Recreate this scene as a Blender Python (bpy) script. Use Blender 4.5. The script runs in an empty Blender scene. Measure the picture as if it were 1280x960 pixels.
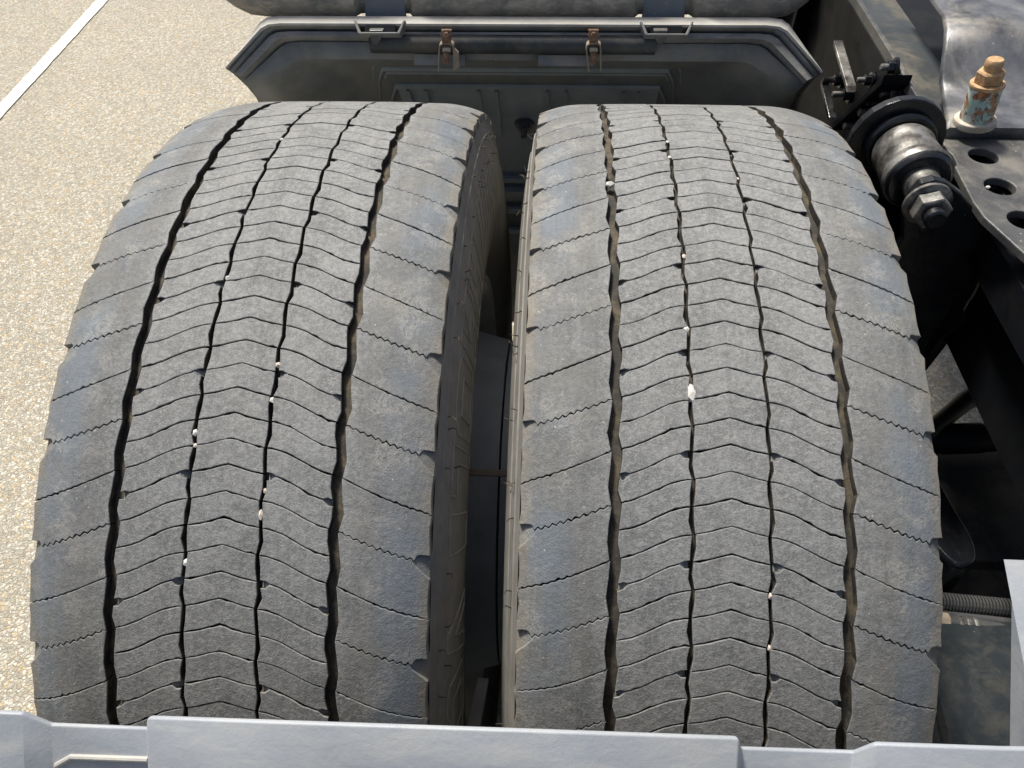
import bpy, bmesh, math, random
from math import sin, cos, pi, radians as R_
from mathutils import Vector, Matrix
random.seed(7)
sc = bpy.context.scene
# ------------------------------------------------------------------ camera
cam_loc = Vector((0.02481, -0.5689, 1.36357))
cd = bpy.data.cameras.new('camera'); cam = bpy.data.objects.new('camera', cd); sc.collection.objects.link(cam)
D_ = Vector((-0.0478, 0.6672, -0.7434)); Rt = Vector((0.99783, 0.0523, -0.0180))
D_.normalize(); Rt = (Rt - D_ * Rt.dot(D_)).normalized(); Up = Rt.cross(D_)
m = Matrix((Rt, Up, -D_)).transposed().to_4x4(); m.translation = cam_loc
cam.matrix_world = m
cd.sensor_width = 36; cd.lens = 26.62; cd.clip_start = .02; cd.clip_end = 500
sc.camera = cam
FPX = 946.41
# ------------------------------------------------------------------ world and sun
SUN_EL, SUN_AZ = 60, -34          # azimuth measured from straight ahead (+y), negative = left
w = bpy.data.worlds.new('World'); sc.world = w; w.use_nodes = True
nt = w.node_tree; bg = nt.nodes['Background']
sky = nt.nodes.new('ShaderNodeTexSky'); sky.sky_type = 'NISHITA'; sky.sun_disc = False
sky.sun_elevation = R_(SUN_EL); sky.sun_rotation = R_(SUN_AZ); sky.dust_density = 5.0; sky.ozone_density = 1.0; sky.air_density = 1.0
nt.links.new(sky.outputs[0], bg.inputs[0]); bg.inputs[1].default_value = 0.09
sl = bpy.data.lights.new('sun', 'SUN'); so = bpy.data.objects.new('sun', sl); sc.collection.objects.link(so)
sl.energy = 4.7; sl.angle = R_(9.0); sl.color = (1.0, .965, .88)
sd = Vector((sin(R_(SUN_AZ)) * cos(R_(SUN_EL)), cos(R_(SUN_AZ)) * cos(R_(SUN_EL)), sin(R_(SUN_EL))))
so.rotation_euler = sd.to_track_quat('Z', 'Y').to_euler(); so.location = (0, 0, 5)
vs = sc.view_settings; vs.view_transform = 'Standard'; vs.look = 'None'; vs.exposure = 0.13; vs.gamma = 1
# ------------------------------------------------------------------ helpers
C = sc.collection
def link(o, parent=None):
    C.objects.link(o)
    if parent: o.parent = parent
    return o
def ray(px, py): return (D_ * FPX + Rt * (px - 640) + Up * (480 - py)).normalized()
def onx(px, py, X): v = ray(px, py); return cam_loc + v * ((X - cam_loc.x) / v.x)
def ony(px, py, Y): v = ray(px, py); return cam_loc + v * ((Y - cam_loc.y) / v.y)
def onz(px, py, Z): v = ray(px, py); return cam_loc + v * ((Z - cam_loc.z) / v.z)
def oncyl(px, py, rad):
    v = ray(px, py); wy, wz = cam_loc.y, cam_loc.z - .5
    a = v.y**2 + v.z**2; b = v.y*wy + v.z*wz; c = wy*wy + wz*wz - rad*rad
    D = b*b - a*c
    return cam_loc + v * ((-b - math.sqrt(max(D, 0))) / a)
def tag(o, label=None, cat=None, group=None, kind=None):
    if label: o['label'] = label
    if cat: o['category'] = cat
    if group: o['group'] = group
    if kind: o['kind'] = kind
    return o
def empty(name, loc, label, cat, group=None):
    o = bpy.data.objects.new(name, None); link(o); o.location = loc; o.empty_display_size = .05
    return tag(o, label, cat, group)
def mesh_obj(name, verts, faces, mat, parent=None, smooth=False, loc=None, bevel=0, solid=0, seg=2):
    me = bpy.data.meshes.new(name); me.from_pydata([tuple(v) for v in verts], [], faces); me.update()
    bm = bmesh.new(); bm.from_mesh(me); bmesh.ops.remove_doubles(bm, verts=bm.verts, dist=1e-6); bmesh.ops.recalc_face_normals(bm, faces=bm.faces); bm.to_mesh(me); bm.free()
    if mat: me.materials.append(mat)
    o = bpy.data.objects.new(name, me); link(o, parent)
    if loc: o.location = loc
    if parent and parent.type == 'EMPTY' and not loc: o.location = -parent.location   # meshes are written in world coordinates
    if smooth:
        for p in me.polygons: p.use_smooth = True
    if solid:
        md = o.modifiers.new('s', 'SOLIDIFY'); md.thickness = solid; md.offset = -1
    if bevel:
        md = o.modifiers.new('b', 'BEVEL'); md.width = bevel; md.segments = seg; md.limit_method = 'ANGLE'; md.angle_limit = R_(40)
    return o
class MB:
    def __init__(s): s.v = []; s.f = []
    def add(s, v, f):
        n = len(s.v); s.v += [Vector(q) for q in v]; s.f += [[i + n for i in q] for q in f]; return s
    def box(s, a, b, M=None):
        x0, y0, z0 = a; x1, y1, z1 = b
        v = [Vector(p) for p in ((x0,y0,z0),(x1,y0,z0),(x1,y1,z0),(x0,y1,z0),(x0,y0,z1),(x1,y0,z1),(x1,y1,z1),(x0,y1,z1))]
        if M: v = [M @ p for p in v]
        return s.add(v, [(0,3,2,1),(4,5,6,7),(0,1,5,4),(1,2,6,5),(2,3,7,6),(3,0,4,7)])
    def prism(s, poly, vec):          # planar polygon pushed along vec
        n = len(poly); vec = Vector(vec); p = [Vector(q) for q in poly]
        return s.add(p + [q + vec for q in p], [list(range(n))[::-1], [i + n for i in range(n)]] + [(i, (i+1) % n, (i+1) % n + n, i + n) for i in range(n)])
    def tube(s, pts, rad, n=12, caps=True):
        pts = [Vector(p) for p in pts]; m_ = len(pts)
        rr = rad if isinstance(rad, (list, tuple)) else [rad] * m_
        ref = Vector((0, 0, 1)); V = []
        t0 = (pts[1] - pts[0]).normalized()
        if abs(t0.dot(ref)) > .9: ref = Vector((1, 0, 0))
        nrm = ref.cross(t0).normalized()
        for i in range(m_):
            t = (pts[min(i+1, m_-1)] - pts[max(i-1, 0)]).normalized()
            nrm = (nrm - t * nrm.dot(t)).normalized(); b = t.cross(nrm)
            for k in range(n):
                a = 2*pi*k/n; V.append(pts[i] + (nrm*cos(a) + b*sin(a)) * rr[i])
        F = [(i*n+k, i*n+(k+1) % n, (i+1)*n+(k+1) % n, (i+1)*n+k) for i in range(m_-1) for k in range(n)]
        if caps: F += [list(range(n))[::-1], [(m_-1)*n+k for k in range(n)]]
        return s.add(V, F)
    def lathe(s, prof, o, axis, n=24, caps=True, rot=0):   # prof (height, radius) about axis through o
        axis = Vector(axis).normalized(); o = Vector(o)
        ref = Vector((0,0,1)) if abs(axis.z) < .9 else Vector((1,0,0))
        u = axis.cross(ref).normalized(); v = axis.cross(u); V = []
        for h, r in prof:
            for k in range(n):
                a = 2*pi*k/n + rot; V.append(o + axis*h + (u*cos(a) + v*sin(a))*r)
        F = [(i*n+k, i*n+(k+1) % n, (i+1)*n+(k+1) % n, (i+1)*n+k) for i in range(len(prof)-1) for k in range(n)]
        if caps: F += [list(range(n))[::-1], [(len(prof)-1)*n+k for k in range(n)]]
        return s.add(V, F)
    def build(s, name, mat, parent=None, **k): return mesh_obj(name, s.v, s.f, mat, parent, **k)
def smooth_angle(o, deg=35):
    me = o.data
    for p in me.polygons: p.use_smooth = True
    bm = bmesh.new(); bm.from_mesh(me)
    for e in bm.edges:
        if len(e.link_faces) == 2 and e.calc_face_angle(0) > R_(deg): e.smooth = False
    bm.to_mesh(me); bm.free(); return o
# ------------------------------------------------------------------ materials
class NT:
    def __init__(s, name):
        s.m = bpy.data.materials.new(name); s.m.use_nodes = True; s.t = s.m.node_tree; s.b = s.t.nodes['Principled BSDF']
        g = s.t.nodes.new('ShaderNodeNewGeometry'); s.pos = g.outputs['Position']; s.nrm = g.outputs['Normal']
    def n(s, ty, ins=None, **p):
        k = s.t.nodes.new(ty)
        for a, b in p.items(): setattr(k, a, b)
        for a, b in (ins or {}).items():
            if hasattr(b, 'is_linked'): s.t.links.new(b, k.inputs[a])
            else: k.inputs[a].default_value = b
        return k
    def noise(s, scale, detail=4, rough=.6, vec=None, dist=0, scl=None):
        v = vec or s.pos
        if scl: v = s.n('ShaderNodeVectorMath', {0: v, 1: scl}, operation='MULTIPLY').outputs[0]
        return s.n('ShaderNodeTexNoise', {'Vector': v, 'Scale': scale, 'Detail': detail, 'Roughness': rough, 'Distortion': dist}).outputs[0]
    def ramp(s, fac, a, b, lo=0., hi=1.):
        return s.n('ShaderNodeMapRange', {0: fac, 1: a, 2: b, 3: lo, 4: hi}, interpolation_type='SMOOTHSTEP').outputs[0]
    def mix(s, fac, a, b, mode='MIX'):
        k = s.t.nodes.new('ShaderNodeMix'); k.data_type = 'RGBA'; k.blend_type = mode
        for i, v in ((0, fac), (6, a), (7, b)):
            if hasattr(v, 'is_linked'): s.t.links.new(v, k.inputs[i])
            else: k.inputs[i].default_value = (tuple(v) + (1,))[:4] if isinstance(v, (tuple, list)) else v
        return k.outputs[2]
    def math(s, op, a, b=0., c=0.): 
        return s.n('ShaderNodeMath', {0: a, 1: b, 2: c}, operation=op).outputs[0]
    def sep(s): 
        k = s.n('ShaderNodeSeparateXYZ', {0: s.pos}); return k.outputs
    def out(s, col=None, rough=None, bump=None, bs=.3, bd=.001, metal=None, spec=None):
        for nm, v in (('Base Color', col), ('Roughness', rough), ('Metallic', metal), ('Specular IOR Level', spec)):
            if v is None: continue
            if hasattr(v, 'is_linked'): s.t.links.new(v, s.b.inputs[nm])
            else: s.b.inputs[nm].default_value = (tuple(v) + (1,))[:4] if isinstance(v, (tuple, list)) else v
        if bump is not None:
            k = s.n('ShaderNodeBump', {'Height': bump, 'Strength': bs, 'Distance': bd}); s.t.links.new(k.outputs[0], s.b.inputs['Normal'])
        return s.m
SL, SR = -0.20205, 0.15337
MID = (SL + SR) / 2; HALF = (SR - SL) / 2
def mat_tread():
    k = NT('worn_tread_rubber'); x = k.sep()[0]
    lat = k.math('ABSOLUTE', k.math('SUBTRACT', k.math('ABSOLUTE', k.math('SUBTRACT', x, MID)), HALF))   # distance from the tyre's own centre line
    n1 = k.noise(35, 6, .65); n2 = k.noise(900, 3, .8); n3 = k.noise(9, 3, .5); n4 = k.noise(260, 4, .7)
    col = k.mix(k.ramp(n1, .3, .7), (.155, .158, .157), (.238, .242, .24))
    col = k.mix(k.ramp(n2, .45, .68, 0, .6), col, (.36, .36, .355))
    col = k.mix(k.ramp(n2, .48, .3, 0, .6), col, (.10, .10, .103))
    col = k.mix(k.ramp(n4, .5, .64, 0, .55), col, (.33, .33, .325))
    col = k.mix(k.ramp(n4, .47, .36, 0, .4), col, (.12, .12, .12))
    sh = k.ramp(lat, .084, .10)
    dirt = k.math('MULTIPLY', sh, k.ramp(k.noise(28, 6, .7, dist=.5), .40, .62, 0, .42))
    col = k.mix(dirt, col, (.25, .238, .205))
    col = k.mix(k.ramp(lat, .082, .096, 0, .30), col, (.07, .074, .082))
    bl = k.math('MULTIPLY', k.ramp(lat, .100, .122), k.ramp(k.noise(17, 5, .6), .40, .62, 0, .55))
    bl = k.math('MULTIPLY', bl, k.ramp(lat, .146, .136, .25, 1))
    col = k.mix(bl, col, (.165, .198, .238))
    # scuffs and chalky scratches on the shoulders
    v = k.n('ShaderNodeTexVoronoi', {'Vector': k.pos, 'Scale': 170.0}, feature='F1').outputs[0]
    sp = k.math('MULTIPLY', k.ramp(v, .16, .07), k.ramp(k.noise(40, 4, .7), .5, .62))
    sp = k.math('MULTIPLY', sp, k.ramp(lat, .02, .11, .6, 1))
    col = k.mix(sp, col, (.42, .41, .385))
    wv = k.noise(60, 8, .85, dist=2.5)
    sc_ = k.math('MULTIPLY', k.ramp(k.math('ABSOLUTE', k.math('SUBTRACT', wv, .5)), .032, .0), k.ramp(k.noise(30, 3, .6), .5, .62))
    sc_ = k.math('MULTIPLY', sc_, k.ramp(lat, .08, .12, .15, .6))
    stk = k.noise(110, 5, .7, scl=(1, .07, .07))
    col = k.mix(k.ramp(stk, .52, .72, 0, .30), col, (.30, .295, .28)); col = k.mix(k.ramp(stk, .47, .3, 0, .30), col, (.10, .10, .10))
    col = k.mix(sc_, col, (.50, .475, .42))
    ed = k.math('MULTIPLY', k.ramp(lat, .134, .146), k.ramp(k.noise(45, 5, .7), .35, .65, .1, .7))
    col = k.mix(ed, col, (.25, .22, .17))
    bump = k.math('ADD', k.math('MULTIPLY', n2, .5), k.math('ADD', n4, k.math('MULTIPLY', n1, .8)))
    return k.out(col, k.ramp(n3, .3, .7, .62, .8), bump, .7, .0009, spec=.3)
def mat_side():
    k = NT('sidewall_rubber')
    n1 = k.noise(30, 6, .7); n2 = k.noise(700, 3, .7)
    col = k.mix(k.ramp(n1, .3, .7), (.19, .18, .162), (.265, .253, .228))
    col = k.mix(k.ramp(k.noise(90, 5, .8), .58, .8, 0, .4), col, (.27, .24, .19))
    return k.out(col, .78, n2, .3, .0005, spec=.3)
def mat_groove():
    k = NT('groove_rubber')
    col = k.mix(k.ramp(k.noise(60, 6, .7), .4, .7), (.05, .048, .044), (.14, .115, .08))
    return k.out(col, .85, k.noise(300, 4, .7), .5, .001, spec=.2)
def mat_plain(name, c1, c2, rough, scale=25, dust=None, damt=.4, dscale=14, spec=.5, bump=.2, metal=0, r2=None, dsc=None, specks=True):
    k = NT(name); n1 = k.noise(scale, 6, .65)
    col = k.mix(k.ramp(n1, .3, .7), c1, c2)
    rg = rough
    if dust:
        f = k.ramp(k.noise(dscale, 7, .72, dist=.4, scl=dsc), .42, .68, 0, damt)
        up = k.n('ShaderNodeSeparateXYZ', {0: k.nrm}).outputs[2]
        f = k.math('MULTIPLY', f, k.ramp(up, -.6, .6, .45, 1))
        col = k.mix(f, col, dust)
        rg = k.math('ADD', k.math('MULTIPLY', f, .35), rough)
        sp = k.n('ShaderNodeTexVoronoi', {'Vector': k.pos, 'Scale': 110.0}, feature='F1').outputs[0]
        if specks: col = k.mix(k.math('MULTIPLY', k.ramp(sp, .14, .05), k.ramp(k.noise(23, 2), .5, .7, 0, .8)), col, tuple(min(1, q*1.5) for q in dust))
    return k.out(col, rg, k.noise(250, 5, .7), bump, .0008, metal=metal, spec=spec)
M = {}
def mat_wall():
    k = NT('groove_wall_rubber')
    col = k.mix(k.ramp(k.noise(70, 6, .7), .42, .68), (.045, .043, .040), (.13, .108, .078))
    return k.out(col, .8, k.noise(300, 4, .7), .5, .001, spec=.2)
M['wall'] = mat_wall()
M['lettering'] = mat_plain('scuffed_lettering', (.24, .23, .20), (.34, .32, .28), .8, scale=60)
M['tread'] = mat_tread(); M['side'] = mat_side(); M['groove'] = mat_groove()
M['liner'] = mat_plain('dusty_black_plastic', (.15, .162, .162), (.21, .222, .22), .6, dust=(.32, .28, .22), damt=.7)
M['panel'] = mat_plain('slate_plastic', (.30, .345, .37), (.38, .425, .45), .5, dust=(.26, .22, .17), damt=.3, dscale=20)
M['channel'] = mat_plain('grey_channel_plastic', (.14, .145, .145), (.24, .24, .235), .55, dust=(.36, .33, .28), damt=.7, dscale=26, dsc=(1, 3, 3))
M['rim_flange'] = mat_plain('bleached_plastic', (.36, .355, .335), (.50, .49, .455), .55, dust=(.50, .46, .39), damt=.75, dscale=22, dsc=(1, 3, 3), bump=.4)
M['cover'] = mat_plain('mud_caked_plastic', (.17, .17, .16), (.33, .30, .25), .75, scale=26, dust=(.58, .52, .43), damt=.9, dscale=36, dsc=(1, 2.4, 2.4), bump=1)
M['void'] = mat_plain('greasy_black_paint', (.005, .0055, .007), (.012, .013, .015), .5, scale=30, dust=(.03, .027, .022), damt=.3, dscale=30, spec=.12)
M['hose'] = mat_plain('dusty_hose_rubber', (.045, .046, .05), (.075, .077, .08), .3, dust=(.12, .11, .09), damt=.3)
M['chamber'] = mat_plain('dusty_chamber', (.016, .021, .025), (.026, .032, .037), .5, scale=16, dust=(.10, .092, .08), damt=.35, spec=.2, dscale=45)
M['casing'] = mat_plain('grimy_casing', (.022, .027, .03), (.05, .056, .06), .5, scale=12, dust=(.17, .145, .105), damt=.6, dscale=16)
M['socket'] = mat_plain('smooth_grey_plastic', (.15, .175, .195), (.2, .225, .24), .45, dust=(.35, .32, .28), damt=.3)
M['rear'] = mat_plain('weathered_sky_toned_plastic', (.30, .325, .362), (.37, .395, .43), .45, scale=9, dust=(.46, .465, .455), damt=.6, dscale=34, bump=.4, specks=False, dsc=(.35, 1, 1))  # pale blue tone carries sky reflection on dark plastic, on top of bleaching
M['rear_side'] = mat_plain('dark_grey_plastic', (.06, .066, .074), (.085, .092, .10), .5, dust=(.2, .19, .17), damt=.25)
M['black'] = mat_plain('black_chassis_paint', (.006, .007, .009), (.010, .011, .014), .5, dust=(.04, .036, .03), damt=.2, dscale=18, spec=.18, bump=.15)
M['gloss'] = mat_plain('glossy_black_paint', (.006, .007, .010), (.014, .016, .019), .2, dust=(.06, .055, .05), damt=.2, dscale=30, spec=.6, bump=.3)
M['plate'] = mat_plain('scuffed_dark_plate', (.045, .046, .048), (.095, .095, .095), .36, scale=20, dust=(.26, .24, .2), damt=.6, dscale=16, bump=.35)
M['shiny'] = mat_plain('polished_bracket', (.07, .073, .08), (.22, .225, .24), .3, scale=22, dust=(.36, .33, .28), damt=.7, dscale=12, metal=.3)  # light and dark tones painted in for blurred reflections on the bracket
M['steel'] = mat_plain('worn_steel', (.018, .018, .019), (.34, .33, .31), .42, scale=48, dust=(.10, .085, .07), damt=.6, dscale=30, metal=.55, bump=.5)
M['rim'] = mat_plain('wheel_paint', (.30, .345, .38), (.38, .42, .45), .4, dust=(.15, .14, .13), damt=.25)
M['silver'] = mat_plain('dull_silver', (.35, .35, .345), (.5, .5, .49), .45, dust=(.3, .26, .2), damt=.3)
M['brown_metal'] = mat_plain('dirty_brown_metal', (.20, .165, .125), (.32, .27, .21), .6, scale=60)
def mat_rust(name, c1, c2, c3):
    k = NT(name); col = k.mix(k.ramp(k.noise(120, 6, .75), .35, .65), c1, c2)
    col = k.mix(k.ramp(k.noise(260, 4, .7), .5, .7, 0, .8), col, c3)
    return k.out(col, .8, k.noise(500, 5, .8), .6, .0008, spec=.3)
M['rust'] = mat_rust('orange_rust', (.44, .26, .13), (.60, .42, .24), (.22, .11, .06))
M['dark_rust'] = mat_rust('dark_rust', (.13, .07, .042), (.22, .14, .09), (.33, .27, .2))
def mat_teal():
    k = NT('flaking_teal_paint')
    f = k.ramp(k.noise(75, 7, .7, dist=.6), .47, .53)
    r = k.mix(k.ramp(k.noise(200, 5), .4, .6), (.22, .08, .035), (.45, .24, .11))
    t = k.mix(k.ramp(k.noise(60, 5), .4, .6), (.36, .52, .47), (.58, .64, .58))
    return k.out(k.mix(f, t, r), .6, k.math('MULTIPLY', f, -1), .8, .0006)
M['teal'] = mat_teal()
M['cream'] = mat_plain('chalky_flange', (.42, .38, .30), (.60, .56, .47), .7, scale=90, dust=(.30, .16, .08), damt=.6, dscale=70)
def mat_stone(name, a, b): return mat_plain(name, a, b, .7, scale=200)
M['stone'] = mat_stone('white_stone', (.52, .50, .46), (.74, .72, .67)); M['stone2'] = mat_stone('buff_stone', (.50, .42, .35), (.70, .62, .54))
def mat_ground():
    k = NT('exposed_aggregate')
    dn = k.n('ShaderNodeTexNoise', {'Vector': k.pos, 'Scale': 90.0, 'Detail': 2.0}).outputs[1]
    dp = k.n('ShaderNodeVectorMath', {0: dn, 1: (.011, .011, .011), 2: k.pos}, operation='MULTIPLY_ADD').outputs[0]
    def vor(sc_, feat='F1', out=1):
        return k.n('ShaderNodeTexVoronoi', {'Vector': dp, 'Scale': float(sc_), 'Randomness': 1.0}, feature=feat).outputs[out]
    c1 = k.n('ShaderNodeSeparateColor', {0: vor(130)}).outputs; c2 = k.n('ShaderNodeSeparateColor', {0: vor(250)}).outputs
    d1 = k.n('ShaderNodeTexVoronoi', {'Vector': dp, 'Scale': 130.0}, feature='DISTANCE_TO_EDGE').outputs[0]
    base = k.mix(c1[0], (.31, .285, .225), (.46, .43, .345))
    base = k.mix(k.ramp(c1[1], .62, 1, 0, .85), base, (.66, .62, .53))
    base = k.mix(k.ramp(c1[2], .72, 1, 0, .7), base, (.58, .43, .24))
    base = k.mix(k.ramp(c2[0], .55, 1, 0, .55), base, (.36, .33, .29))
    base = k.mix(k.ramp(c2[1], .8, 1, 0, .9), base, (.74, .71, .63))
    base = k.mix(k.ramp(d1, .05, .0, 0, .42), base, (.30, .26, .20))
    big = k.noise(2.2, 4, .6)
    base = k.mix(k.ramp(big, .35, .7, 0, .22), base, (.33, .30, .25))
    bump = k.math('ADD', k.ramp(d1, 0, .16), k.math('MULTIPLY', k.noise(200, 3, .7), .5))
    return k.out(base, .8, bump, .65, .0035, spec=.25)
M['ground'] = mat_ground()
def mat_line():
    k = NT('white_line_paint'); n = k.noise(45, 8, .85)
    return k.out(k.mix(k.ramp(n, .62, .75, 0, .6), (.74, .73, .68), (.50, .46, .38)), .7, k.noise(90, 5, .7), .5, .003)
M['line'] = mat_line()
# ------------------------------------------------------------------ ground and painted line
g = mesh_obj('ground', [(-60, -60, 0), (60, -60, 0), (60, 60, 0), (-60, 60, 0)], [(0, 1, 2, 3)], M['ground']); tag(g, kind='structure')
a = onz(127.5, 0, .004); b = onz(0, 138.5, .004); dr = (b - a).normalized(); nr = Vector((-dr.y, dr.x, 0))
a0 = a - dr * 4; b0 = b + dr * 3; hw = .027; vv = []; ff = []; N = 300
for i in range(N + 1):
    p = a0.lerp(b0, i / N)
    for sgn in (-1, 1): vv.append(p + nr * sgn * (hw + random.uniform(-.0016, .0016)))
ff = [(2*i, 2*i+1, 2*i+3, 2*i+2) for i in range(N)]
ln = mesh_obj('road_marking', vv, ff, M['line']); tag(ln, kind='structure')
# ------------------------------------------------------------------ tyres
RT = 0.5; PITCH = R_(2.1625); SP = RT * PITCH
XC, XA, XB, XD, XE = .0258, .0282, .0768, .0840, .1465
def crown(x):
    x = abs(x); return RT - .09*x*x - 4.3*max(0, x-.1)**2
def interp(t, pts):
    for (a, fa), (b, fb) in zip(pts, pts[1:]):
        if t <= b:
            q = (t-a)/(b-a); return fa + (fb-fa)*q
    return pts[-1][1]
def tri(t): t = t % 1; return 4*abs(t-.5)-1
def gz(s, A, s0):          # sawtooth wander of a groove edge, s in pitches
    f = ((s - s0) / 2) % 1
    return A * ((2*f/.9 - 1) if f < .9 else (1 - 2*(f-.9)/.1))
def line_c(x, k): return interp(abs(x), [(0, .012), (.002, .028), (.016, .25), (XC, .335), (.05, .4)])
def line_r(x, k): 
    t = (x - XA) / (XB - XA)
    return .36 + .93*interp(t, [(-1, 0), (0, 0), (.12, .045), (.3, .2), (.48, .46), (.65, .72), (.82, .9), (1, 1), (2, 1)])
def line_s(x, k):          # k even: nearly straight sipe; k odd: saw-toothed sipe
    t = (x - XD) / (XE - XD)
    base = 1.38 + 1.30*t + .10*sin(pi*t)
    if k % 2: amp = .00105*min(1, .6 + t*1.2); base = 1.38 + 1.17*t + .10*sin(pi*t)
    else: amp = .00042*min(1, max(0, t*1.8-.25))
    return base + amp/SP * tri((x-XD)/((XE-XD)/12))
def bumpf(x, x0, ln_): d = abs(x-x0)/ln_; return max(0, 1-d*d*d) if d < 1 else 0
def build_block(row, k, rg=None):
    """row: c, r, s ; k: index inside the repeating pattern. returns mesh with top, bevel and walls, x>0 side"""
    if row == 'c': n, m_ = 12, 2
    elif row == 'r': n, m_ = 14, 2
    else: n, m_ = 48, 3
    gap = .00037 / SP
    def A(x):
        if row == 'c': return line_c(x, k) + k + gap
        if row == 'r':
            s = line_r(x, k) + k + gap
            if k % 4 == 1: s += .20*bumpf(x, XA, .0065) + .17*bumpf(x, XB, .007)
            return s
        s = line_s(x, k) + 2*k + gap
        if k % 2:
            e = (x - (XE-.0105)) / .0105
            if e > 0: s = line_s(XE-.0105, 0) + 2*k - .12 + .12 + .62*e
        return s
    def B(x):
        if row == 'c': return line_c(x, k+1) + k + 1 - gap
        if row == 'r':
            s = line_r(x, k+1) + k + 1 - gap
            if (k+1) % 4 == 1: s -= .07*bumpf(x, XA, .006) + .08*bumpf(x, XB, .0065)
            return s
        s = line_s(x, k+1) + 2*(k+1) - gap
        if (k+1) % 2:
            e = (x - (XE-.0105)) / .0105
            if e > 0: s = line_s(XE-.0105, 1) + 2*(k+1) - gap - .22*min(1, e*6) + .0*e
        return s
    def xr(s):
        if row == 'c': return (-XC - gz(s, .0013, .35), XC + gz(s, .0013, .35))
        if row == 'r': return (XA + gz(s, .0013, .35), XB + gz(s, .0017, 1.3))
        e = .0005*sin(s*5.1) - .0003
        return (XD + gz(s, .0019, 1.42), XE + e)
    grid = []
    x0n, x1n = {'c': (-XC, XC), 'r': (XA, XB), 's': (XD, XE)}[row]
    for j in range(m_+1):
        t = j/m_; rowp = []
        for i in range(n+1):
            q = i/n; xn = x0n + (x1n-x0n)*q
            sa, sb = A(xn), B(xn); tt = t
            s = sa + (sb-sa)*tt
            lo, hi = xr(s); x = lo + (hi-lo)*q
            rr = .001
            rowp.append((x, s*SP))
        grid.append(rowp)
    if rg:      # worn lips: slight waviness and a few chips along the edges
        f1, f2, w1, w2 = rg.uniform(0, 6), rg.uniform(0, 6), rg.uniform(250, 420), rg.uniform(600, 900)
        for j in (0, m_):
            sg_ = 1 if j == 0 else -1
            for i in range(n+1):
                x, s = grid[j][i]
                d = .00010*sin(x*w1+f1) + .00006*sin(x*w2+f2)
                if rg.random() < (.07 if row != 's' else .05): d += sg_*rg.uniform(.0003, .0009)
                grid[j][i] = (x, s + d)
        for j in range(1, m_):
            for i in (0, n):
                if rg.random() < .5: x, s = grid[j][i]; grid[j][i] = (x + (1 if i == 0 else -1)*rg.uniform(.0002, .0010), s)
    per = [(0, i) for i in range(n)] + [(j, n) for j in range(m_)] + [(m_, i) for i in range(n, 0, -1)] + [(j, 0) for j in range(m_, 0, -1)]
    pp = [Vector(grid[j][i]) for j, i in per]; L = len(pp)
    def nrm(i, span=2):
        d = (pp[(i+span) % L] - pp[(i-span) % L]); return Vector((d.y, -d.x)).normalized()
    area = sum(pp[i].x*pp[(i+1) % L].y - pp[(i+1) % L].x*pp[i].y for i in range(L))
    sg = 1 if area > 0 else -1
    V, F = [], []
    def P(x, s, drop):
        r = crown(x) - drop; a = s / RT
        return (x, -r*sin(a), r*cos(a))
    # grid boundary is pulled in, then the rounded edge runs back out to the true outline
    bev = .00060
    offs = {}
    for q, (j, i) in enumerate(per): offs[(j, i)] = nrm(q, 1 if row != 's' else 3) * sg
    for j in range(m_+1):
        for i in range(n+1):
            x, s = grid[j][i]
            if (j, i) in offs: o = offs[(j, i)]; x -= o.x*bev; s -= o.y*bev
            V.append(P(x, s, 0))
    idx = lambda j, i: j*(n+1)+i
    for j in range(m_):
        for i in range(n): F.append((idx(j, i), idx(j, i+1), idx(j+1, i+1), idx(j+1, i)))
    last = [idx(j, i) for j, i in per]
    deep = .0088 if row != 's' else .0095
    for off, drop in ((-.00022, .00018), (0.0, .0007), (0.0, deep)):
        cur = []
        for q, (j, i) in enumerate(per):
            x, s = grid[j][i]; o = offs[(j, i)]
            cur.append(len(V)); V.append(P(x+o.x*off, s+o.y*off, drop))
        for q in range(L): F.append((last[q], last[(q+1) % L], cur[(q+1) % L], cur[q]))
        last = cur
    def patch(pts):      # pts: 2 rows of (x, s in pitches, drop)
        n0 = len(V); a_, b_ = pts
        for x, s, dr in a_ + b_: V.append(P(x, s*SP, dr))
        for i in range(len(a_)-1): F.append((n0+i, n0+i+1, n0+len(a_)+i+1, n0+len(a_)+i))
    if row == 'r' and k % 4 == 1:
        for x0, d in ((XA, 1), (XB, -1)):
            xs = [x0 + d*q for q in (.0006, .0022, .004, .0072)]
            patch([[(x, line_r(x, k) + k - .12, dr) for x, dr in zip(xs, (.0052, .0042, .0026, .0008))], [(x, line_r(x, k) + k + .30, dr) for x, dr in zip(xs, (.0042, .0034, .002, .0006))]])
    if row == 's' and k % 2:
        b0 = line_s(XE-.0105, 1) + 2*k
        patch([[(XE-.0115, b0-.35, .0012), (XE-.006, b0-.35, .0030), (XE-.0005, b0-.35, .0062), (XE+.0009, b0-.35, .009)], [(XE-.0115, b0+.1, .0010), (XE-.006, b0+.4, .0020), (XE-.0005, b0+.85, .0030), (XE+.0006, b0+.85, .006)]])
    return V, F
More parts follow.
